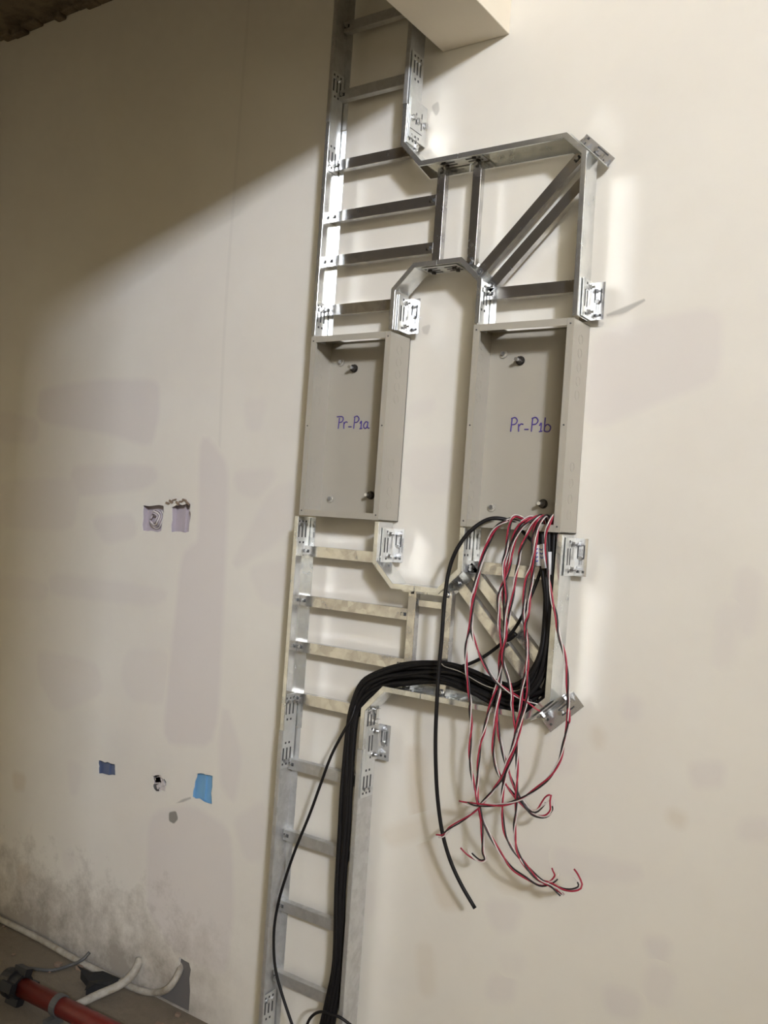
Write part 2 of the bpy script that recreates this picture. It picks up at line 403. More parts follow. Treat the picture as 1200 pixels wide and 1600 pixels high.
def channel(parent, p0, p1, w=.030, y=-.052, bolts=True, name='rung', m='galv_rung'):
    p0, p1 = Vector(p0), Vector(p1); e = (p1 - p0).normalized(); n = Vector((-e.y, e.x)) * (w / 2)
    f = lambda p, yy: V(p[0], yy, p[1]); b = MB(); yb = YK - .001
    A, B, C, D = p0 + n, p1 + n, p1 - n, p0 - n
    i = n * .99
    b.strip([f(A, y), f(B, y)], [f(D, y), f(C, y)])
    b.strip([f(A, y), f(B, y)], [f(A, yb), f(B, yb)]); b.strip([f(D, y), f(C, y)], [f(D, yb), f(C, yb)])
    o = b.build(name, m, parent, solid=.0015)
    if bolts:
        for P, s in ((p0, 1), (p1, -1)):
            b = MB(); c = P + e * (.012 * s)
            fc = f(c, y - .001)
            b.cur = 0; b.obox(fc, Vector((e.x, 0, e.y)) * .009, Vector((0, .0012, 0)), Vector((n.x, 0, n.y)).normalized() * .0045)
            b.cur = 1; b.cyl(fc + Vector((0, -.003, 0)), (0, 1, 0), .0048, .006, 6)
            b.build('fixing', ['hole', 'bolt'], o)
    return o
def slots(b, o, t_, n, nd, rows):
    # o origin, t_ along, n across, nd outward normal; rows of (along, across, half length, half width)
    for a, c, hl, hw in rows:
        b.obox(o + t_ * a + n * c + nd * .0012, t_ * hl, n * hw, nd * .0006)
def splice(loc, length, facing, label, group=None, ends=(0, 1)):
    """flat plate bolted over a rail joint; loc = (x, z centre), facing = +1 plate looks to +x"""
    x, z = loc; s = facing
    o = thing('splice_plate', label, 'splice plate', V(x, (YF + YK) / 2, z - length / 2), group)
    nd = Vector((s, 0, 0)); t_ = Vector((0, 0, 1)); n = Vector((0, 1, 0))
    c = V(x + s * .0028, -.066, z); b = MB()
    b.cur = 0; b.obox(c, nd * .001, n * .030, t_ * (length / 2))
    b.cur = 1
    rows = []
    for sg in ends:
        d = 1 if sg else -1; h = length / 2
        for k, y in enumerate((-.018, -.002, .014)):
            rows.append((d * (h - .012), y, .003, .0028))
            rows.append((d * (h - .042), y, .018, .0026))
        rows.append((d * (h - .075), -.01, .003, .003)); rows.append((d * (h - .075), .006, .003, .003))
    slots(b, c, t_, n, nd, [r for r in rows if abs(r[0]) < length / 2 - .004])
    b.build('plate', ['plate_matte', 'hole'], o)
    for sg in ends:
        for y in (-.01, .012):
            b = MB(); b.cyl(c + t_ * ((1 if sg else -1) * (length / 2 - .022)) + n * y + nd * .003, nd, .006, .006, 6); b.build('bolt', 'bolt', o)
    return o
def bracket(p, t2, n2, length, label, flange=.034, group=None, web=.058):
    """L shaped hold-down bracket: p centre on the rail web (x,z), t2 along the rail, n2 outward"""
    t_ = Vector((t2[0], 0, t2[1])).normalized(); nd = Vector((n2[0], 0, n2[1])).normalized(); y_ = Vector((0, 1, 0))
    o = thing('fixing_bracket', label, 'bracket', V(p[0], YK, p[1]), group)
    c = V(p[0], YK - web / 2 + .004, p[1]) + nd * .004
    b = MB(); b.obox(c, nd * .0011, y_ * web / 2, t_ * length / 2)
    b.cur = 1; slots(b, c, t_, y_, nd, [(0, -.016, length * .22, .0025), (0, -.002, length * .22, .0025), (length * .4, -.006, .003, .003), (-length * .4, -.006, .003, .003)])
    b.build('web_plate', ['plate_matte', 'hole'], o)
    c2 = V(p[0], YK + .005, p[1]) + nd * (.004 + flange / 2)
    b = MB(); b.obox(c2, nd * flange / 2, y_ * .0011, t_ * length / 2)
    b.cur = 1; f_ = Vector((0, -1, 0))
    slots(b, c2, t_, nd, f_, [(length * .16, -.008, length * .16, .0018), (length * .16, .008, length * .16, .0018), (-length * .02, 0, .002, .0095), (-length * .38, -.006, .003, .003), (-length * .38, .008, .003, .003)])
    b.build('flange', ['galv_plate', 'hole'], o)
    for k in (-1, 1):
        b = MB(); bc = c + t_ * (length * .33 * k) + y_ * .008
        b.cyl(bc + nd * .002, nd, .0085, .002, 14); b.cyl(bc + nd * .006, nd, .006, .008, 6); b.cyl(bc + nd * .013, nd, .003, .008, 8); b.build('bolt', 'bolt', o)
    b = MB(); b.cyl(c2 + Vector((0, -.004, 0)) - t_ * (length * .02), (0, 1, 0), .006, .006, 6); b.build('bolt', 'bolt', o)
    b = MB(); b.cyl(c2 + Vector((0, .014, 0)), (0, 1, 0), .004, .026, 8); b.build('wall_stud', 'bolt', o)
    return o
MZ = .543
def mir(path): return [(x, MZ - z) for x, z in path]
XL, XLL, XI, XR, XE = -1.742, -1.755, -1.452, -1.191, -.905
# ---- top straight ladder
L1 = thing('cable_ladder', 'galvanised straight cable ladder section running up past the plastered beam', 'cable ladder', V(XL, YK, 1.18))
rail(L1, [(XL - .002, 1.925), (XL - .002, 1.179)], 1, m='galv_dull'); rail(L1, [(-1.457, 1.925), (-1.457, 1.178)], -1, m='galv_dull')
for z in (1.278, 1.486, 1.69): channel(L1, (XL + .002, z), (-1.459, z), m='galv_dull')
# ---- upper tee
TEE_R = [(-1.455, 1.176), (-1.455, 1.067), (-1.395, 1.004), (-1.279, 1.004)]
OCT_L = [(XI, .541), (XI, .650), (-1.392, .708), (-1.322, .708)]
OCT_R = [(-1.320, .708), (-1.250, .708), (XR, .651), (XR, .541)]
ELB = [(-1.277, 1.004), (-.966, 1.004), (-.909, .950), (XE, .541)]
def tee(parent, f, xl, rz, up):
    s = 1 if up else -1
    rail(parent, f([(xl, 1.176), (xl, .541)]), s); rail(parent, f(TEE_R), -s); rail(parent, f(OCT_L), s)
    for z, x1 in zip(rz, (-1.448, -1.369, -1.369, XI - .003)):
        channel(parent, (xl + .002, z), (x1, z))
    zz = [p[1] for p in f([(0, .712), (0, 1.0)])]
    channel(parent, (-1.356, zz[0]), (-1.356, zz[1]), .024, name='upright')
def elbow(parent, f, rz, up):
    s = 1 if up else -1
    rail(parent, f(ELB), -s); rail(parent, f(OCT_R), s)
    zz = [p[1] for p in f([(0, .712), (0, 1.0)])]
    channel(parent, (-1.243, zz[0]), (-1.243, zz[1]), .024, name='upright')
    channel(parent, *f([(-1.222, .682), (-.945, .962)]), w=.027, name='brace')
    channel(parent, *f([(-1.186, .642), (-.921, .908)]), w=.027, name='brace')
    channel(parent, (XR + .002, rz), (XE - .002, rz))
I = lambda p: list(p)
T1 = thing('cable_ladder_tee', 'upper galvanised tee fitting with left rail and rungs above the left box', 'cable ladder', V(XL, YK, .541))
tee(T1, I, XL, (1.064, .908, .774, .625), True)
E1 = thing('cable_ladder_elbow', 'upper galvanised elbow fitting with two diagonal braces above the right box', 'cable ladder', V(XR, YK, .541))
elbow(E1, I, .629, True)
T2 = thing('cable_ladder_tee', 'lower galvanised tee fitting with rungs hanging below the left box', 'cable ladder', V(XLL, YK, -.63))
tee(T2, mir, XLL, (-.541, -.388, -.249, -.1), False)
E2 = thing('cable_ladder_elbow', 'lower galvanised elbow fitting with braces behind the red and white wires', 'cable ladder', V(XR, YK, -.46))
elbow(E2, mir, -.1, False)
L2 = thing('cable_ladder', 'galvanised straight cable ladder section carrying the black cables up from the floor', 'cable ladder', V(XLL, YK, -1.645))
rail(L2, [(XLL - .003, -.634), (XLL - .003, -1.648)], 1, m='galv_dull'); rail(L2, [(-1.458, -.634), (-1.458, -1.648)], -1, m='galv_dull')
for z in (-.741, -.954, -1.164, -1.376, -1.585): channel(L2, (XLL, z), (-1.461, z), m='galv_dull')
# short cross piece under the lower octagon
b = MB(); b.box((-1.335, YK - .02, -.222 + ZO), (-1.262, YK, -.205 + ZO)); b.build('cross_piece', 'galv_rung', T2)

# ---- splice plates on the rails
g = None
splice((XL, 1.19), .30, 1, 'slotted splice plate inside the left rail joint of the upper tee, left of the beam')
splice((XL, .585), .12, 1, 'slotted splice plate inside the left rail just above the left box', ends=(1,))
splice((XLL, -.055), .11, 1, 'slotted splice plate inside the left rail just below the left box', ends=(1,))
splice((XLL, -.64), .22, 1, 'slotted splice plate inside the left rail below the fourth rung under the left box')
splice((XLL, -1.52), .2, 1, 'slotted splice plate inside the left rail close to the floor')
splice((XR, .592), .13, 1, 'slotted splice plate inside the left rail just above the right box', ends=(1,))
splice((XR, -.055), .12, 1, 'slotted splice plate inside the left rail just below the right box', ends=(1,))
splice((-1.455, 1.2), .26, 1, 'long perforated splice plate on the outer right rail below the beam')
splice((-1.458, -.64), .26, 1, 'long perforated splice plate on the right rail beside the black cable bundle')
def flat_splice(x0, x1, z, up, label):
    o = thing('splice_plate', label, 'splice plate', V((x0 + x1) / 2, -.066, z)); s = 1 if up else -1
    c = V((x0 + x1) / 2, -.066, z + s * .003); b = MB()
    b.obox(c, Vector(((x1 - x0) / 2, 0, 0)), Vector((0, .03, 0)), Vector((0, 0, .001)))
    b.cur = 1; h = (x1 - x0) / 2; rows = []
    for k in (-1, 1):
        for y in (-.017, -.001, .015): rows += [(k * h * .45, y, .014, .0025), (k * h * .85, y, .003, .003)]
    slots(b, c, Vector((1, 0, 0)), Vector((0, 1, 0)), Vector((0, 0, s)), rows); b.build('plate', ['plate_matte', 'hole'], o)
    for k in (-1, 1):
        for y in (-.009, .012):
            b = MB(); b.cyl(c + Vector((k * h * .68, y, s * .004)), (0, 0, 1), .006, .006, 6); b.build('bolt', 'black_nut' if not up else 'bolt', o)
flat_splice(-1.36, -1.22, 1.004, False, 'perforated splice plate under the top horizontal rail beside the beam')
flat_splice(-1.375, -1.262, .708, False, 'splice plate with dark bolts under the flat top of the octagonal opening')
flat_splice(-1.375, -1.262, MZ - .708, False, 'splice plate below the flat bottom of the octagonal opening')
flat_splice(-1.36, -1.2, MZ - 1.004, True, 'perforated splice plate on the lower rail beneath the black cable arch')
# ---- wall brackets
bracket((XI, .592), (0, 1), (1, 0), .10, 'shiny bracket on the right rail just above the left box')
bracket((XI, -.062), (0, 1), (1, 0), .095, 'shiny bracket on the right rail just below the left box')
bracket((XE, .592), (0, 1), (1, 0), .095, 'shiny bracket on the far right rail just above the right box')
bracket((XE, -.052), (0, 1), (1, 0), .095, 'shiny bracket on the far right rail just below the right box')
bracket((-1.458, -.62), (0, 1), (1, 0), .10, 'dull bracket on the right rail beside the black cables under the arch', flange=.04)
bracket((-1.458, -1.50), (0, 1), (1, 0), .08, 'dull bracket at the foot of the right rail near the floor', flange=.05)
o = thing('fixing_bracket', 'wide perforated plate with three large bolts on the right rail under the beam', 'bracket', V(-1.45, -.05, 1.085))
b = MB(); c = V(-1.449, -.049, 1.142); b.obox(c, Vector((.0011, 0, 0)), Vector((0, .043, 0)), Vector((0, 0, .056)))
b.cur = 1; slots(b, c, Vector((0, 0, 1)), Vector((0, 1, 0)), Vector((1, 0, 0)), [(.006, -.012, .016, .0018), (.006, .016, .024, .0018), (-.046, -.028, .003, .003), (-.046, -.012, .003, .003), (-.046, .004, .003, .003), (-.030, -.01, .0008, .03)])
b.build('plate', ['plate_matte', 'hole'], o)
for yy in (-.076, -.049, -.016):
    b = MB(); bc = V(-1.447, yy, 1.145); b.cyl(bc, (1, 0, 0), .0105, .003, 16); b.cyl(bc + Vector((.004, 0, 0)), (1, 0, 0), .0075, .007, 6); b.build('bolt', 'bolt', o)
bracket((-.925, .966), (.057, -.054), (.69, .72), .11, 'bracket crossing the top right corner of the upper elbow', flange=.026)
bracket((-.925, MZ - .966), (.057, .054), (.69, -.72), .115, 'dark bracket crossing the bottom right corner of the lower elbow', flange=.045)

# ------------------------------------------------------------------ the two steel boxes
def steel_box(x0, x1, label, z0=.006, z1=.536, bottom_gap=None):
    o = thing('wall_box', label, 'electrical box', V((x0 + x1) / 2, 0, z0)); t_ = .0015; l = .018
    b = MB(); g_ = V
    b.box(V(x0, -.004, z0), V(x1, -.0015, z1))                                       # back
    b.box(V(x0, YF, z0), V(x0 + t_, -.0015, z1)); b.box(V(x1 - t_, YF, z0), V(x1, -.0015, z1))
    sl = ((x0 + .05, x1 - .02, -.045, -.012),)
    for z, cuts in ((z1 - t_, (x0 + .055, x1 - .02, -.046, -.014)), (z0, (bottom_gap or (x0 + .05, x0 + .052, -.02, -.018)))):
        cx0, cx1, cy0, cy1 = cuts
        for a, c in (((x0, YF), (cx0, -.0015)), ((cx1, YF), (x1, -.0015)), ((cx0, YF), (cx1, cy0)), ((cx0, cy1), (cx1, -.0015))):
            b.box(V(a[0], a[1], z), V(c[0], c[1], z + t_))
    b.build('shell', 'box', o)
    b = MB()
    b.box(V(x0, YF - .0015, z0), V(x0 + l, YF, z1)); b.box(V(x1 - l, YF - .0015, z0), V(x1, YF, z1))
    b.box(V(x0 + l + .0006, YF - .0012, z1 - l), V(x1 - l - .0006, YF, z1)); b.box(V(x0 + l + .0006, YF - .0012, z0), V(x1 - l - .0006, YF, z0 + l))
    b.box(V(x0 + l - .001, YF, z0), V(x0 + l, YF + .006, z1)); b.box(V(x1 - l, YF, z0), V(x1 - l + .001, YF + .006, z1))
    b.build('front_frame', 'box', o)
    for fx in (x0 + .009, x1 - .009):
        for fz in (z0 + .014, (z0 + z1) / 2, z1 - .014):
            b = MB(); b.cyl(V(fx, YF - .002, fz), (0, 1, 0), .0022, .002, 8); b.build('screw_hole', 'hole', o)
    for xs, sg in ((x0 + t_, 1), (x1, 1)):                                            # pressed knock-out rings on both sides
        for zz in [z0 + .045 + .04 * k for k in range(4)] + [z1 - .045 - .035 * k for k in range(5)]:
            pts = [V(xs + sg * .0002, -.055 + .012 * math.cos(a), zz + .012 * math.sin(a)) for a in [math.pi * 2 * k / 16 for k in range(17)]]
            b = MB(); b.tube(pts, .0006, 4, False); b.build('knockout_ring', 'box', o)
    for fx, fz in ((x0 + .043, z1 - .060), (x0 + .038, z0 + .056)):
        b = MB(); c = V(fx, -.006, fz); b.cyl(c, (0, 1, 0), .012, .003, 20); b.build('washer', 'box', o)
        b = MB(); b.cyl(c + Vector((0, -.004, 0)), (0, 1, 0), .006, .006, 8); b.build('screw', 'bolt', o)
    for fx, fz in ((x0 + .094, z1 - .081), (x0 + .187, z0 + .072)):
        b = MB(); c = V(fx, -.010, fz); b.cyl(c, (0, 1, 0), .011, .010, 6); b.cyl(c + Vector((0, .004, 0)), (0, 1, 0), .0125, .002, 18); n_ = b.build('nut', 'black_nut', o)
        b = MB(); b.cyl(c + Vector((0, -.014, 0)), (0, 1, 0), .0050, .020, 10); b.build('stud', 'galv_plate', n_)
    return o
XA0, XA1, XB0, XB1 = -1.740, -1.4545, -1.192, -.911
BA = steel_box(XA0, XA1, 'left beige steel wall box with Pr-P1a written inside')
BB = steel_box(XB0, XB1, 'right beige steel wall box with Pr-P1b inside and wires spilling out', bottom_gap=(XB1 - .1, XB1 - .01, -.09, -.02))
def writing(parent, strokes, x0, z0, h, adv=.62, mat_='ink', y=-.0046, r=.0017, slant=0):
    b = MB(); x = x0
    for ch in strokes:
        L, wdt = ch
        for st in L:
            pts = [V(x + (p[0] + slant * p[1]) * h, y, z0 + p[1] * h) for p in st]
            pts = smooth_path(pts, 4) if len(pts) > 2 else pts
            b.tube([(p.x, p.y, p.z) for p in pts], r, 6)
        x += wdt * h
    return b.build('handwriting', mat_, parent)
cP = ([[(0.08, 1), (.03, 0)], [(.0, .93), (.3, 1.02), (.5, .8), (.35, .55), (.06, .5)]], .62)
cPb = ([[(0.12, .9), (.06, 0)], [(-.15, .98), (.3, 1.0), (.48, .92), (.5, .72), (.35, .55), (.1, .52)]], .60)
cr = ([[(0, .55), (.04, 0)], [(.03, .38), (.18, .56), (.36, .52)]], .48)
cd_ = ([[(0, .16), (.32, .16)]], .52)
c1 = ([[(.0, .42), (.14, .62), (.12, 0)], [(0, .0), (.26, .04)]], .36)
ca_ = ([[(.42, .52), (.2, .56), (.02, .3), (.12, .04), (.34, .12), (.42, .5)], [(.42, .54), (.42, .12), (.58, .04)]], .6)
cb_ = ([[(.05, 1.0), (.04, .04)], [(.04, .34), (.25, .52), (.5, .34), (.42, .05), (.2, 0), (.04, .06)]], .6)
w1 = writing(BA, [cPb, cr, cd_, cP, c1, ca_], -1.694, .274, .037); w1['label'] = 'purple handwriting reading Pr-P1a'
w2 = writing(BB, [cP, cr, cd_, cP, c1, cb_], -1.114, .266, .037); w2['label'] = 'purple handwriting reading Pr-P1b'

# ------------------------------------------------------------------ recessed electrical boxes in the wall
def bbox(h): xs = [p[0] for p in h]; zs = [p[1] for p in h]; return min(xs), max(xs), min(zs), max(zs)
def recess(h, name, label, m, dep=.026, ribs=True):
    x0, x1, z0, z1 = bbox(h); x0 -= .006; x1 += .006; z0 -= .006; z1 += .006
    o = thing(name, label, 'socket box', ((x0 + x1) / 2, dep, z0)); b = MB(); t_ = .003
    b.box((x0, dep, z0), (x1, dep + t_, z1))
    for a, c in (((x0, z0), (x0 + t_, z1)), ((x1 - t_, z0), (x1, z1)), ((x0, z0), (x1, z0 + t_)), ((x0, z1 - t_), (x1, z1))):
        b.box((a[0], .0035, a[1]), (c[0], dep, c[1]))
    b.build('shell', m, o)
    if ribs:
        b = MB(); xm = (x0 + x1) / 2; b.box((xm - .004, dep - .007, z0 + .01), (xm + .004, dep, z1 - .01)); b.build('rib', m, o)
    return o, (x0, x1, z0, z1)
o, B_ = recess(H_LILAC, 'flush_box', 'open lilac flush box with cables coiled inside, left of its pair', 'pink_box', ribs=False)
cx, cz = (B_[0] + B_[1]) / 2, (B_[2] + B_[3]) / 2
for k in range(4):
    b = MB(); r1 = .034 - .006 * k
    b.tube(smooth_path([(cx + r1 * math.cos(a) * .9, .020 - .005 * k + .004 * math.sin(3 * a), cz + r1 * 1.05 * math.sin(a)) for a in [2.2 + k * .8 + j * .5 for j in range(11)]], 3), .0032, 6)
    tag(b.build('coiled_cable', 'pink_box' if k % 2 else 'white', None, True), 'thin pale cable coiled inside the left lilac flush box', 'cable', 'cables coiled in the left lilac box')
recess(H_LIL2, 'flush_box', 'empty lilac flush box under ragged plaster, right of its pair', 'pink_box')
b = MB()
for k in range(7):
    p = at(262 + k * 5.2, 786 - (k % 3) * 2.5, -.003); b.obox(p, Vector((.008, 0, random.uniform(-.006, .006))), Vector((0, .003, 0)), Vector((.001, 0, .0022)))
tag(b.build('plaster_crust', 'rubble'), 'ragged brown plaster crust above the right lilac flush box', 'plaster')
recess(H_NAVY, 'flush_box', 'small dusty dark blue flush box, lowest left on the wall', 'dark_blue', .016)
o, B_ = recess(H_GREY, 'flush_box', 'small ragged flush box clogged with grey mortar', 'mortar', .03, ribs=False)
for k in range(9):
    b = MB() if k == 0 else b
    c = Vector((random.uniform(B_[0] + .012, B_[1] - .012), .024, random.uniform(B_[2] + .012, B_[3] - .012)))
    b.obox(c, Vector((random.uniform(.006, .014), 0, .004)), Vector((0, .012, 0)), Vector((-.003, 0, random.uniform(.005, .011))))
b.build('mortar_lumps', 'white', o)
recess(H_BLUE, 'flush_box', 'bright blue flush box set low in the wall', 'blue_box', .014)
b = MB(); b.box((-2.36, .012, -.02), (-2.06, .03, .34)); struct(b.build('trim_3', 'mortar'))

# ------------------------------------------------------------------ black cables
def cable(px, r, label, name='cable', group=None, m='black', n=8, sub=6):
    b = MB(); b.tube(smooth_path([at(*p) for p in px], sub), r, n)
    return tag(b.build(name, m, None, True), label, 'cable', group)
OUT = [((521, 1604), (500, 1604)), ((528, 1560), (511, 1560)), ((535, 1500), (522, 1500)), ((538, 1390), (525, 1390)), ((547, 1300), (530, 1300)), ((551, 1230), (533, 1230)),
       ((556, 1140), (541, 1138)), ((564, 1105), (548, 1098)), ((582, 1085), (563, 1062)), ((610, 1072), (591, 1047)), ((640, 1069), (625, 1038)), ((670, 1068), (660, 1034)),
       ((700, 1073), (700, 1036)), ((730, 1084), (735, 1046)), ((760, 1098), (768, 1060)), ((790, 1109), (797, 1066)), ((820, 1112), (812, 1058)), ((841, 1104), (826, 1042)),
       ((857, 1090), (838, 1022)), ((863, 1055), (847, 1000)), ((866, 1010), (851, 965)), ((868, 955), (852, 930)), ((869, 900), (846, 885)), ((870, 860), (840, 850)), ((870, 822), (836, 822))]
NC = 16
for k in range(NC):
    fr = (k % 8 + .5) / 8 if k < 8 else (k % 8 + .9) / 8.8
    yb = -.082 if k < 8 else -.060
    rr_ = random.Random(50 + k); a1, a2 = rr_.uniform(0, 6.28), rr_.uniform(.5, 1.1); pts = []
    for i, (po, pi) in enumerate(OUT):
        f2 = min(.97, max(.03, fr + .10 * math.sin(a1 + a2 * i)))
        x = pi[0] + (po[0] - pi[0]) * f2; y = pi[1] + (po[1] - pi[1]) * f2
        edge = min(i, len(OUT) - 1 - i)
        pts.append(at(x, y, yb + .006 * math.sin(a1 * 2 + i * .8)))
    b = MB(); b.tube(smooth_path(pts, 4), .0062, 7)
    tag(b.build('cable', 'black', None, True), 'black power cable in the thick bundle curving from the floor to the right box', 'cable', 'black cables of the thick bundle')
cable([(812, 822, -.07), (800, 816, -.085), (786, 811, -.10), (770, 810, -.112), (755, 815, -.12), (738, 827, -.13), (725, 841, -.135), (713, 860, -.14), (704, 882, -.14), (698, 910, -.14), (694, 945, -.14), (690, 1000, -.14), (685.5, 1050, -.14), (682.5, 1100, -.14),
       (680.5, 1150, -.135), (681, 1200, -.13), (684, 1250, -.12), (691, 1300, -.11), (703, 1343, -.10), (720, 1381, -.09), (742, 1419, -.08)], .0052, 'thick black cable looping out of the right box and hanging free with cut end', n=10)
cable([(556, 1100, -.09), (549, 1122, -.105), (535, 1147, -.115), (517, 1182, -.12), (500, 1228, -.12), (484, 1272, -.12), (462, 1326, -.12), (446, 1372, -.12), (435, 1410, -.12), (428.5, 1450, -.12), (428, 1490, -.12), (432, 1522, -.12), (442, 1558, -.12), (458, 1606, -.12)], .0042,
      'single black cable bowing left away from the thick bundle across the lower rungs')
cable([(700, 1040, -.075), (718, 1042, -.078), (747, 1031, -.08), (773, 1014, -.08), (793, 996, -.08), (807, 978, -.08), (818, 958, -.08), (830, 930, -.078), (842, 900, -.07), (846, 880, -.07), (836, 852, -.08), (812, 826, -.07)], .0045,
      'black cable rising diagonally from the bundle behind the hanging wires')
cable([(478, 1606, -.11), (484, 1592, -.115), (494, 1583, -.118), (506, 1581, -.118), (520, 1586, -.115), (532, 1590, -.11), (546, 1600, -.10), (556, 1608, -.1)], .0042, 'short black cable arching over the foot of the thick bundle')
cable([(792, 1000, -.085), (798, 997, -.09), (806, 990, -.092)], .006, 'short black cable tie end on the diagonal cable', name='cable_tie')
cable([(690, 1037, -.096), (696, 1042, -.098), (720, 1050, -.1), (760, 1072, -.1), (800, 1080, -.1), (826, 1072, -.1)], .0012, 'thin grey wire lying along the top of the cable arch', m='conduit', name='thin_wire')

# ------------------------------------------------------------------ cable marker tags
for k, (x, y, ang, hh) in enumerate(((841.5, 868, .10, .026), (849.5, 869, .16, .030), (858, 880, .05, .028))):
    c = at(x, y, -.103); o = thing('marker_tag', ('white cable marker with blue writing, left of the three by the bundle top', 'white cable marker with blue writing, middle of the three by the bundle top', 'blank white cable marker, right of the three tucked by the rail')[k], 'cable marker', c, None)
    b = MB(); u = Vector((math.sin(-ang), 0, math.cos(ang))); b.tube([c - u * hh, c + u * hh], .0082 if k < 2 else .006, 10); b.build('sleeve', 'tag', o, True)
    if k < 2:
        b = MB()
        sd = Vector((u.z, 0, -u.x))
        for j in range(4 if k == 0 else 3):
            p = c + u * (.016 - .010 * j) + Vector((-.002, -.0075, 0))
            b.tube([p - sd * .004 + u * .003, p + sd * .001 - u * .002, p + sd * .004 + u * .002], .0011, 5); b.tube([p - sd * .003, p + sd * .004], .001, 5)
        b.build('handwriting', 'blue_ink', o)

# ------------------------------------------------------------------ twisted red, white and black leads
def lead(px, label, pitch=.165, phase=0, splay=.007, r=.0020, hr=.0027):
    C_ = smooth_path([at(*p) for p in px], 8)
    # resample
    L = [0]
    for i in range(1, len(C_)): L.append(L[-1] + (C_[i] - C_[i - 1]).length)
    tot = L[-1]; N = int(tot / .007); pts = []; j = 0
    for i in range(N + 1):
        s = tot * i / N
        while j < len(L) - 2 and L[j + 1] < s: j += 1
        u = (s - L[j]) / max(1e-9, L[j + 1] - L[j]); pts.append(C_[j].lerp(C_[j + 1], u))
    o = thing('twisted_leads', label, 'wires', pts[len(pts) // 2].copy(), 'twisted three-core leads hanging from the right box')
    tan = [(pts[min(i + 1, N)] - pts[max(i - 1, 0)]).normalized() for i in range(N + 1)]
    nr = tan[0].orthogonal().normalized(); fr = []
    for i in range(N + 1):
        nr = (nr - tan[i] * nr.dot(tan[i])).normalized(); fr.append((nr.copy(), tan[i].cross(nr)))
    for c, (m, nm) in enumerate((('red', 'red_wire'), ('white', 'white_wire'), ('wire_black', 'black_wire'))):
        P = []
        for i in range(N + 1):
            s = tot * i / N; end = max(0, 1 - (tot - s) / .07)
            a = phase + c * 2.094 + 2 * math.pi * s / pitch * (1 if end < .01 else 1) + .5 * math.sin(s * 9 + phase)
            rad = hr + splay * end ** 1.5 * (1, .6, .8)[c]
            P.append(pts[i] + fr[i][0] * math.cos(a) * rad + fr[i][1] * math.sin(a) * rad)
        P = P[:len(P) - c * 2]
        b = MB(); b.tube(P, r * (1.08, .82, 1.0)[c], 6); b.build(nm, m, o, True)
    return o
def Z6(L): return [(660 + x / 4, 780 + y / 4) for x, y in L if y < 1290 or x > 700]
def Z7(L): return [(640 + x / 3.75, 1080 + y / 3.75) for x, y in L if y >= 80]
def dep(P, d0=-.088, d1=-.128, d2=-.105):
    n = len(P); out = []
    for i, (x, y) in enumerate(P):
        if i == 0: d = -.070
        elif i == 1: d = -.098
        else: d = d1 + (d2 - d1) * (i / n)
        out.append((x, y, d))
    return out
K = 0
lead(dep([(840, 822)] + Z6([(590, 128), (520, 138), (455, 180), (410, 260), (375, 360), (350, 450), (330, 530), (307, 640), (302, 760), (292, 830), (276, 900), (272, 980), (275, 1060), (288, 1170), (300, 1270), (312, 1400)]) + Z7([(355, 100), (360, 200), (355, 290), (355, 400), (370, 520), (390, 620), (412, 690), (435, 770), (480, 860), (540, 960), (600, 1040), (680, 1090), (760, 1135), (815, 1125), (865, 1085), (855, 1030)]), d1=-.13),
     'twisted lead leaving the box furthest left and reaching the lowest tangle', phase=.3)
lead(dep([(842, 822)] + Z6([(600, 120), (535, 128), (470, 170), (425, 250), (385, 350), (358, 440), (338, 530), (318, 640), (310, 720), (306, 800), (325, 890), (360, 980), (410, 1070), (460, 1140), (530, 1195), (600, 1235), (680, 1270), (742, 1305)]), d1=-.126, d2=-.118),
     'twisted lead swinging right across the cable bundle to the dark corner bracket', phase=2.0)
lead(dep([(846, 822)] + Z6([(625, 115), (570, 108), (545, 160), (532, 260), (520, 340), (506, 400), (512, 500), (530, 620), (518, 720), (520, 850), (503, 960), (510, 1040), (540, 1130), (560, 1230), (582, 1400)]) + Z7([(600, 80), (615, 180), (630, 260), (630, 380), (628, 500), (625, 600), (625, 700), (615, 800), (620, 900), (640, 960), (690, 1040), (760, 1105), (830, 1130), (900, 1162), (960, 1165), (1000, 1140), (975, 1090), (950, 1050)]), d1=-.135),
     'twisted lead ending in the black loop furthest right of the lowest tangle', phase=4.1)
lead(dep([(852, 822)] + Z6([(730, 108), (665, 140), (620, 180), (580, 250), (560, 330), (545, 420), (520, 500), (490, 560), (474, 620), (478, 700), (480, 800), (495, 900), (500, 980), (488, 1060), (470, 1150), (440, 1240), (412, 1330), (402, 1400)]) + Z7([(490, 50), (460, 130), (437, 230), (415, 300), (405, 400), (400, 500), (395, 600), (402, 690), (420, 760), (428, 860), (430, 940), (445, 985), (410, 995), (360, 960), (315, 905)]), d1=-.128),
     'twisted lead ending in a short upturned hook left of the lowest tangle', phase=1.1)
lead(dep([(856, 822)] + Z6([(750, 105), (715, 120), (680, 170), (645, 240), (612, 320), (600, 400), (582, 480), (570, 570), (550, 680), (532, 790), (518, 870), (505, 960), (490, 1050), (482, 1170), (478, 1300), (470, 1400)]) + Z7([(510, 80), (498, 200), (490, 330), (500, 420), (530, 500), (570, 560), (620, 620), (670, 670), (720, 720), (790, 735), (835, 700), (830, 640), (825, 605)]), d1=-.124),
     'twisted lead curling up at the right above the lowest tangle', phase=5.0)
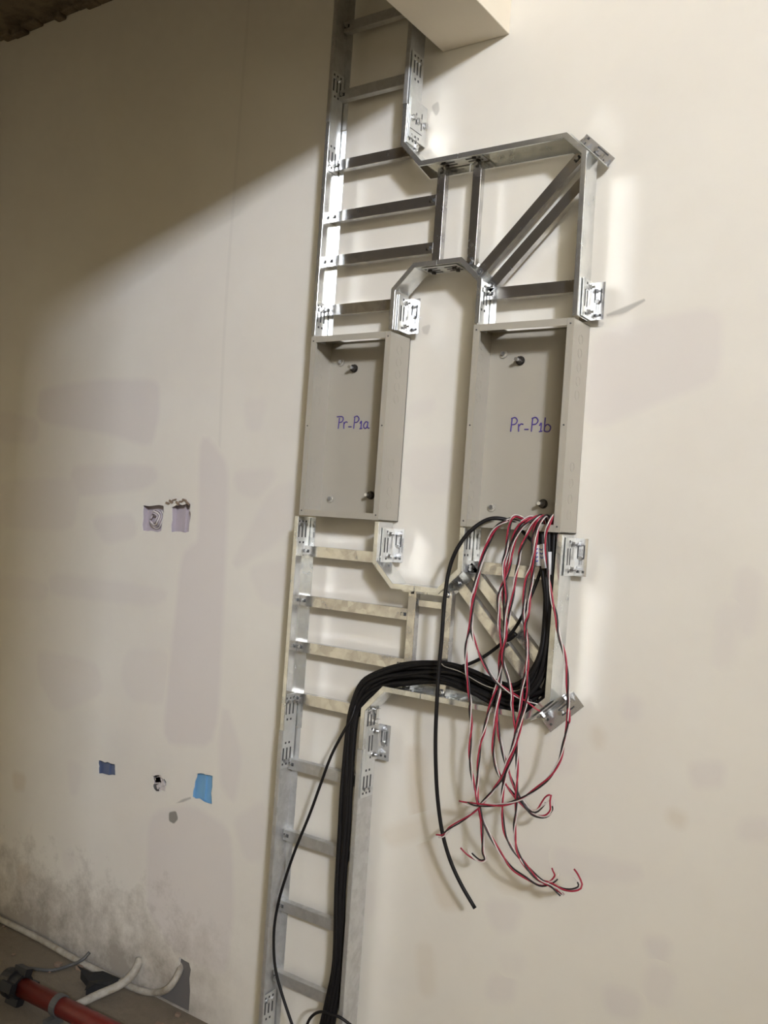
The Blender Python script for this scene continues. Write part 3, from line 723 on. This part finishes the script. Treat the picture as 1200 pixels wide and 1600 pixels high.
lead(dep([(858, 822)] + Z6([(770, 110), (735, 120), (706, 180), (690, 250), (690, 330), (680, 420), (652, 480), (640, 560), (635, 650), (630, 720), (642, 800), (652, 880), (660, 970), (650, 1060), (632, 1130), (620, 1200), (610, 1300), (600, 1400)]) + Z7([(650, 90), (635, 180), (618, 260), (600, 340), (570, 420), (540, 510), (490, 580), (430, 650), (370, 710), (300, 760), (240, 800), (190, 845), (148, 832)]), d1=-.13, d2=-.12),
     'twisted lead trailing down left to the hanging thick black cable', phase=.9)
lead(dep([(861, 822)] + Z6([(785, 105), (755, 115), (722, 180), (705, 300), (697, 400), (686, 500), (668, 620), (662, 720), (645, 780), (650, 900), (656, 1000), (655, 1100), (660, 1200), (648, 1300), (640, 1400)]) + Z7([(680, 80), (660, 150), (640, 240), (612, 350), (575, 450), (555, 530), (542, 620), (542, 720), (557, 820), (590, 900), (640, 970), (700, 1040), (760, 1100), (820, 1135), (880, 1180), (908, 1198), (885, 1150)]), d1=-.14),
     'twisted lead ending in the red loop under the lowest tangle', phase=3.3)
lead(dep([(864, 822)] + Z6([(815, 100), (792, 150), (772, 210), (772, 300), (786, 420), (790, 510), (812, 640), (838, 740), (852, 850), (877, 930), (897, 1030), (906, 1140), (912, 1250), (914, 1400)]) + Z7([(930, 100), (925, 200), (905, 300), (880, 400), (830, 490), (770, 550), (690, 610), (620, 645), (540, 665), (440, 668), (370, 665), (320, 650), (290, 630)]), d1=-.135, d2=-.13),
     'twisted lead hanging furthest right and sweeping back left above the tangle', phase=2.6)
lead(dep([(848, 822)] + Z6([(690, 112), (640, 128), (600, 170), (565, 250), (535, 350), (520, 430), (505, 540), (508, 640), (516, 760), (508, 860), (486, 960), (484, 1080), (486, 1200), (484, 1300)]) + Z7([(508, 0), (510, 100), (520, 220), (540, 330), (572, 450), (600, 530), (640, 610), (690, 680), (735, 705), (780, 665), (815, 620), (832, 606)]), d1=-.118),
     'twisted lead ending in the red upturned tip right of the crossing wires', phase=5.8)

# ------------------------------------------------------------------ things on the floor
def fl(px, py, h):               # point on the floor (raised by h) seen at a photo position
    d = F * FPX + RV * (px - 600) - UV * (py - 800); t_ = (h - CAM.z) / d.z; return CAM + d * t_
pipe = thing('red_pipe', 'red painted steel pipe lying on the dusty floor', 'pipe', fl(90, 1570, .02))
P0, P1 = fl(22, 1536, .055), fl(215, 1632, .055); D_ = (P1 - P0).normalized()
P1 = P0 + (P1 - P0) * 1.35
b = MB(); b.tube([P0 + D_ * .03, P1], .030, 24); b.build('tube', 'red_pipe', pipe, True)
b = MB(); b.tube([P0 - D_ * .035, P0 + D_ * .045], .040, 20); b.tube([P0 - D_ * .012, P0 + D_ * .012], .047, 20)
for k in range(4):
    a = k * math.pi / 2 + .5; n1 = D_.orthogonal().normalized(); n2 = D_.cross(n1); e = n1 * math.cos(a) + n2 * math.sin(a)
    b.obox(P0 + e * .046 + D_ * .025, D_ * .028, e * .012, e.cross(D_) * .014)
cp = b.build('coupling', 'coupling', pipe); cp['label'] = 'black iron coupling'
g0 = fl(95, 1570, .055); g0 = P0 + D_ * ((g0 - P0).dot(D_))
b = MB(); n1 = Vector((D_.y, -D_.x, 0)).normalized()
b.tube([g0 - D_ * .012, g0 + D_ * .012], .0345, 24)
b.obox(g0 + n1 * .02 - Vector((0, 0, .04)), D_ * .012, n1 * .03, Vector((0, 0, .012)))
cl = b.build('clamp', 'clamp', pipe); cl['label'] = 'grey pipe clamp'
def floor_tube(px, r, label, name, m, n=10):
    b = MB(); b.tube(smooth_path([p if isinstance(p, Vector) else fl(*p) for p in px], 6), r, n); return tag(b.build(name, m, None, True), label, 'conduit')
floor_tube([(-60, 1404, .013), (0, 1436, .013), (60, 1466, .013), (120, 1500, .013), (180, 1530, .013), (215, 1546, .013), (240, 1551, .016), at(262, 1545, -.03), at(277, 1525, -.012), at(284, 1505, .02), at(288, 1490, .03)], .0115,
           'long pale conduit along the foot of the wall turning up into the notch', 'conduit_pipe', 'conduit')
floor_tube([(112, 1575, .02), (150, 1556, .024), (182, 1542, .035), (200, 1530, .05), at(212, 1515, -.03), at(218, 1499, .0)], .014, 'short dusty hose curving from the floor into the wall', 'hose', 'conduit')
floor_tube([(40, 1512, .008), (80, 1516, .008), (110, 1508, .01), (128, 1500, .03), (140, 1488, .05)], .006, 'thin grey flexible conduit behind the red pipe', 'thin_conduit', 'clamp')
b = MB(); r_ = random.Random(5)
top = [fl(x, y, .03 + r_.uniform(-.01, .015)) for x, y in ((126, 1513), (140, 1520), (160, 1518), (186, 1529), (170, 1538), (150, 1538), (134, 1546), (140, 1532))]
bot = [Vector((p.x, p.y, .001)) for p in top]; n = len(top)
b.add(top + bot, [tuple(range(n))] + [(i, (i + 1) % n, n + (i + 1) % n, n + i) for i in range(n)]); tag(b.build('rag', 'debris', bev=.004), 'crumpled black scrap between the conduit and the hose', 'debris')
b = MB()
for k in range(60):
    x, y = random.uniform(-3.6, -1.9), random.uniform(-.5, -.03); s = random.uniform(.004, .014)
    b.obox(Vector((x, y, s * .6)), Vector((s, s * .3, 0)), Vector((-s * .3, s * .8, 0)), Vector((0, 0, s * .6)))
tag(b.build('rubble', 'rubble', bev=.002), 'small crumbs of plaster scattered on the floor by the wall', 'rubble', kind='stuff')
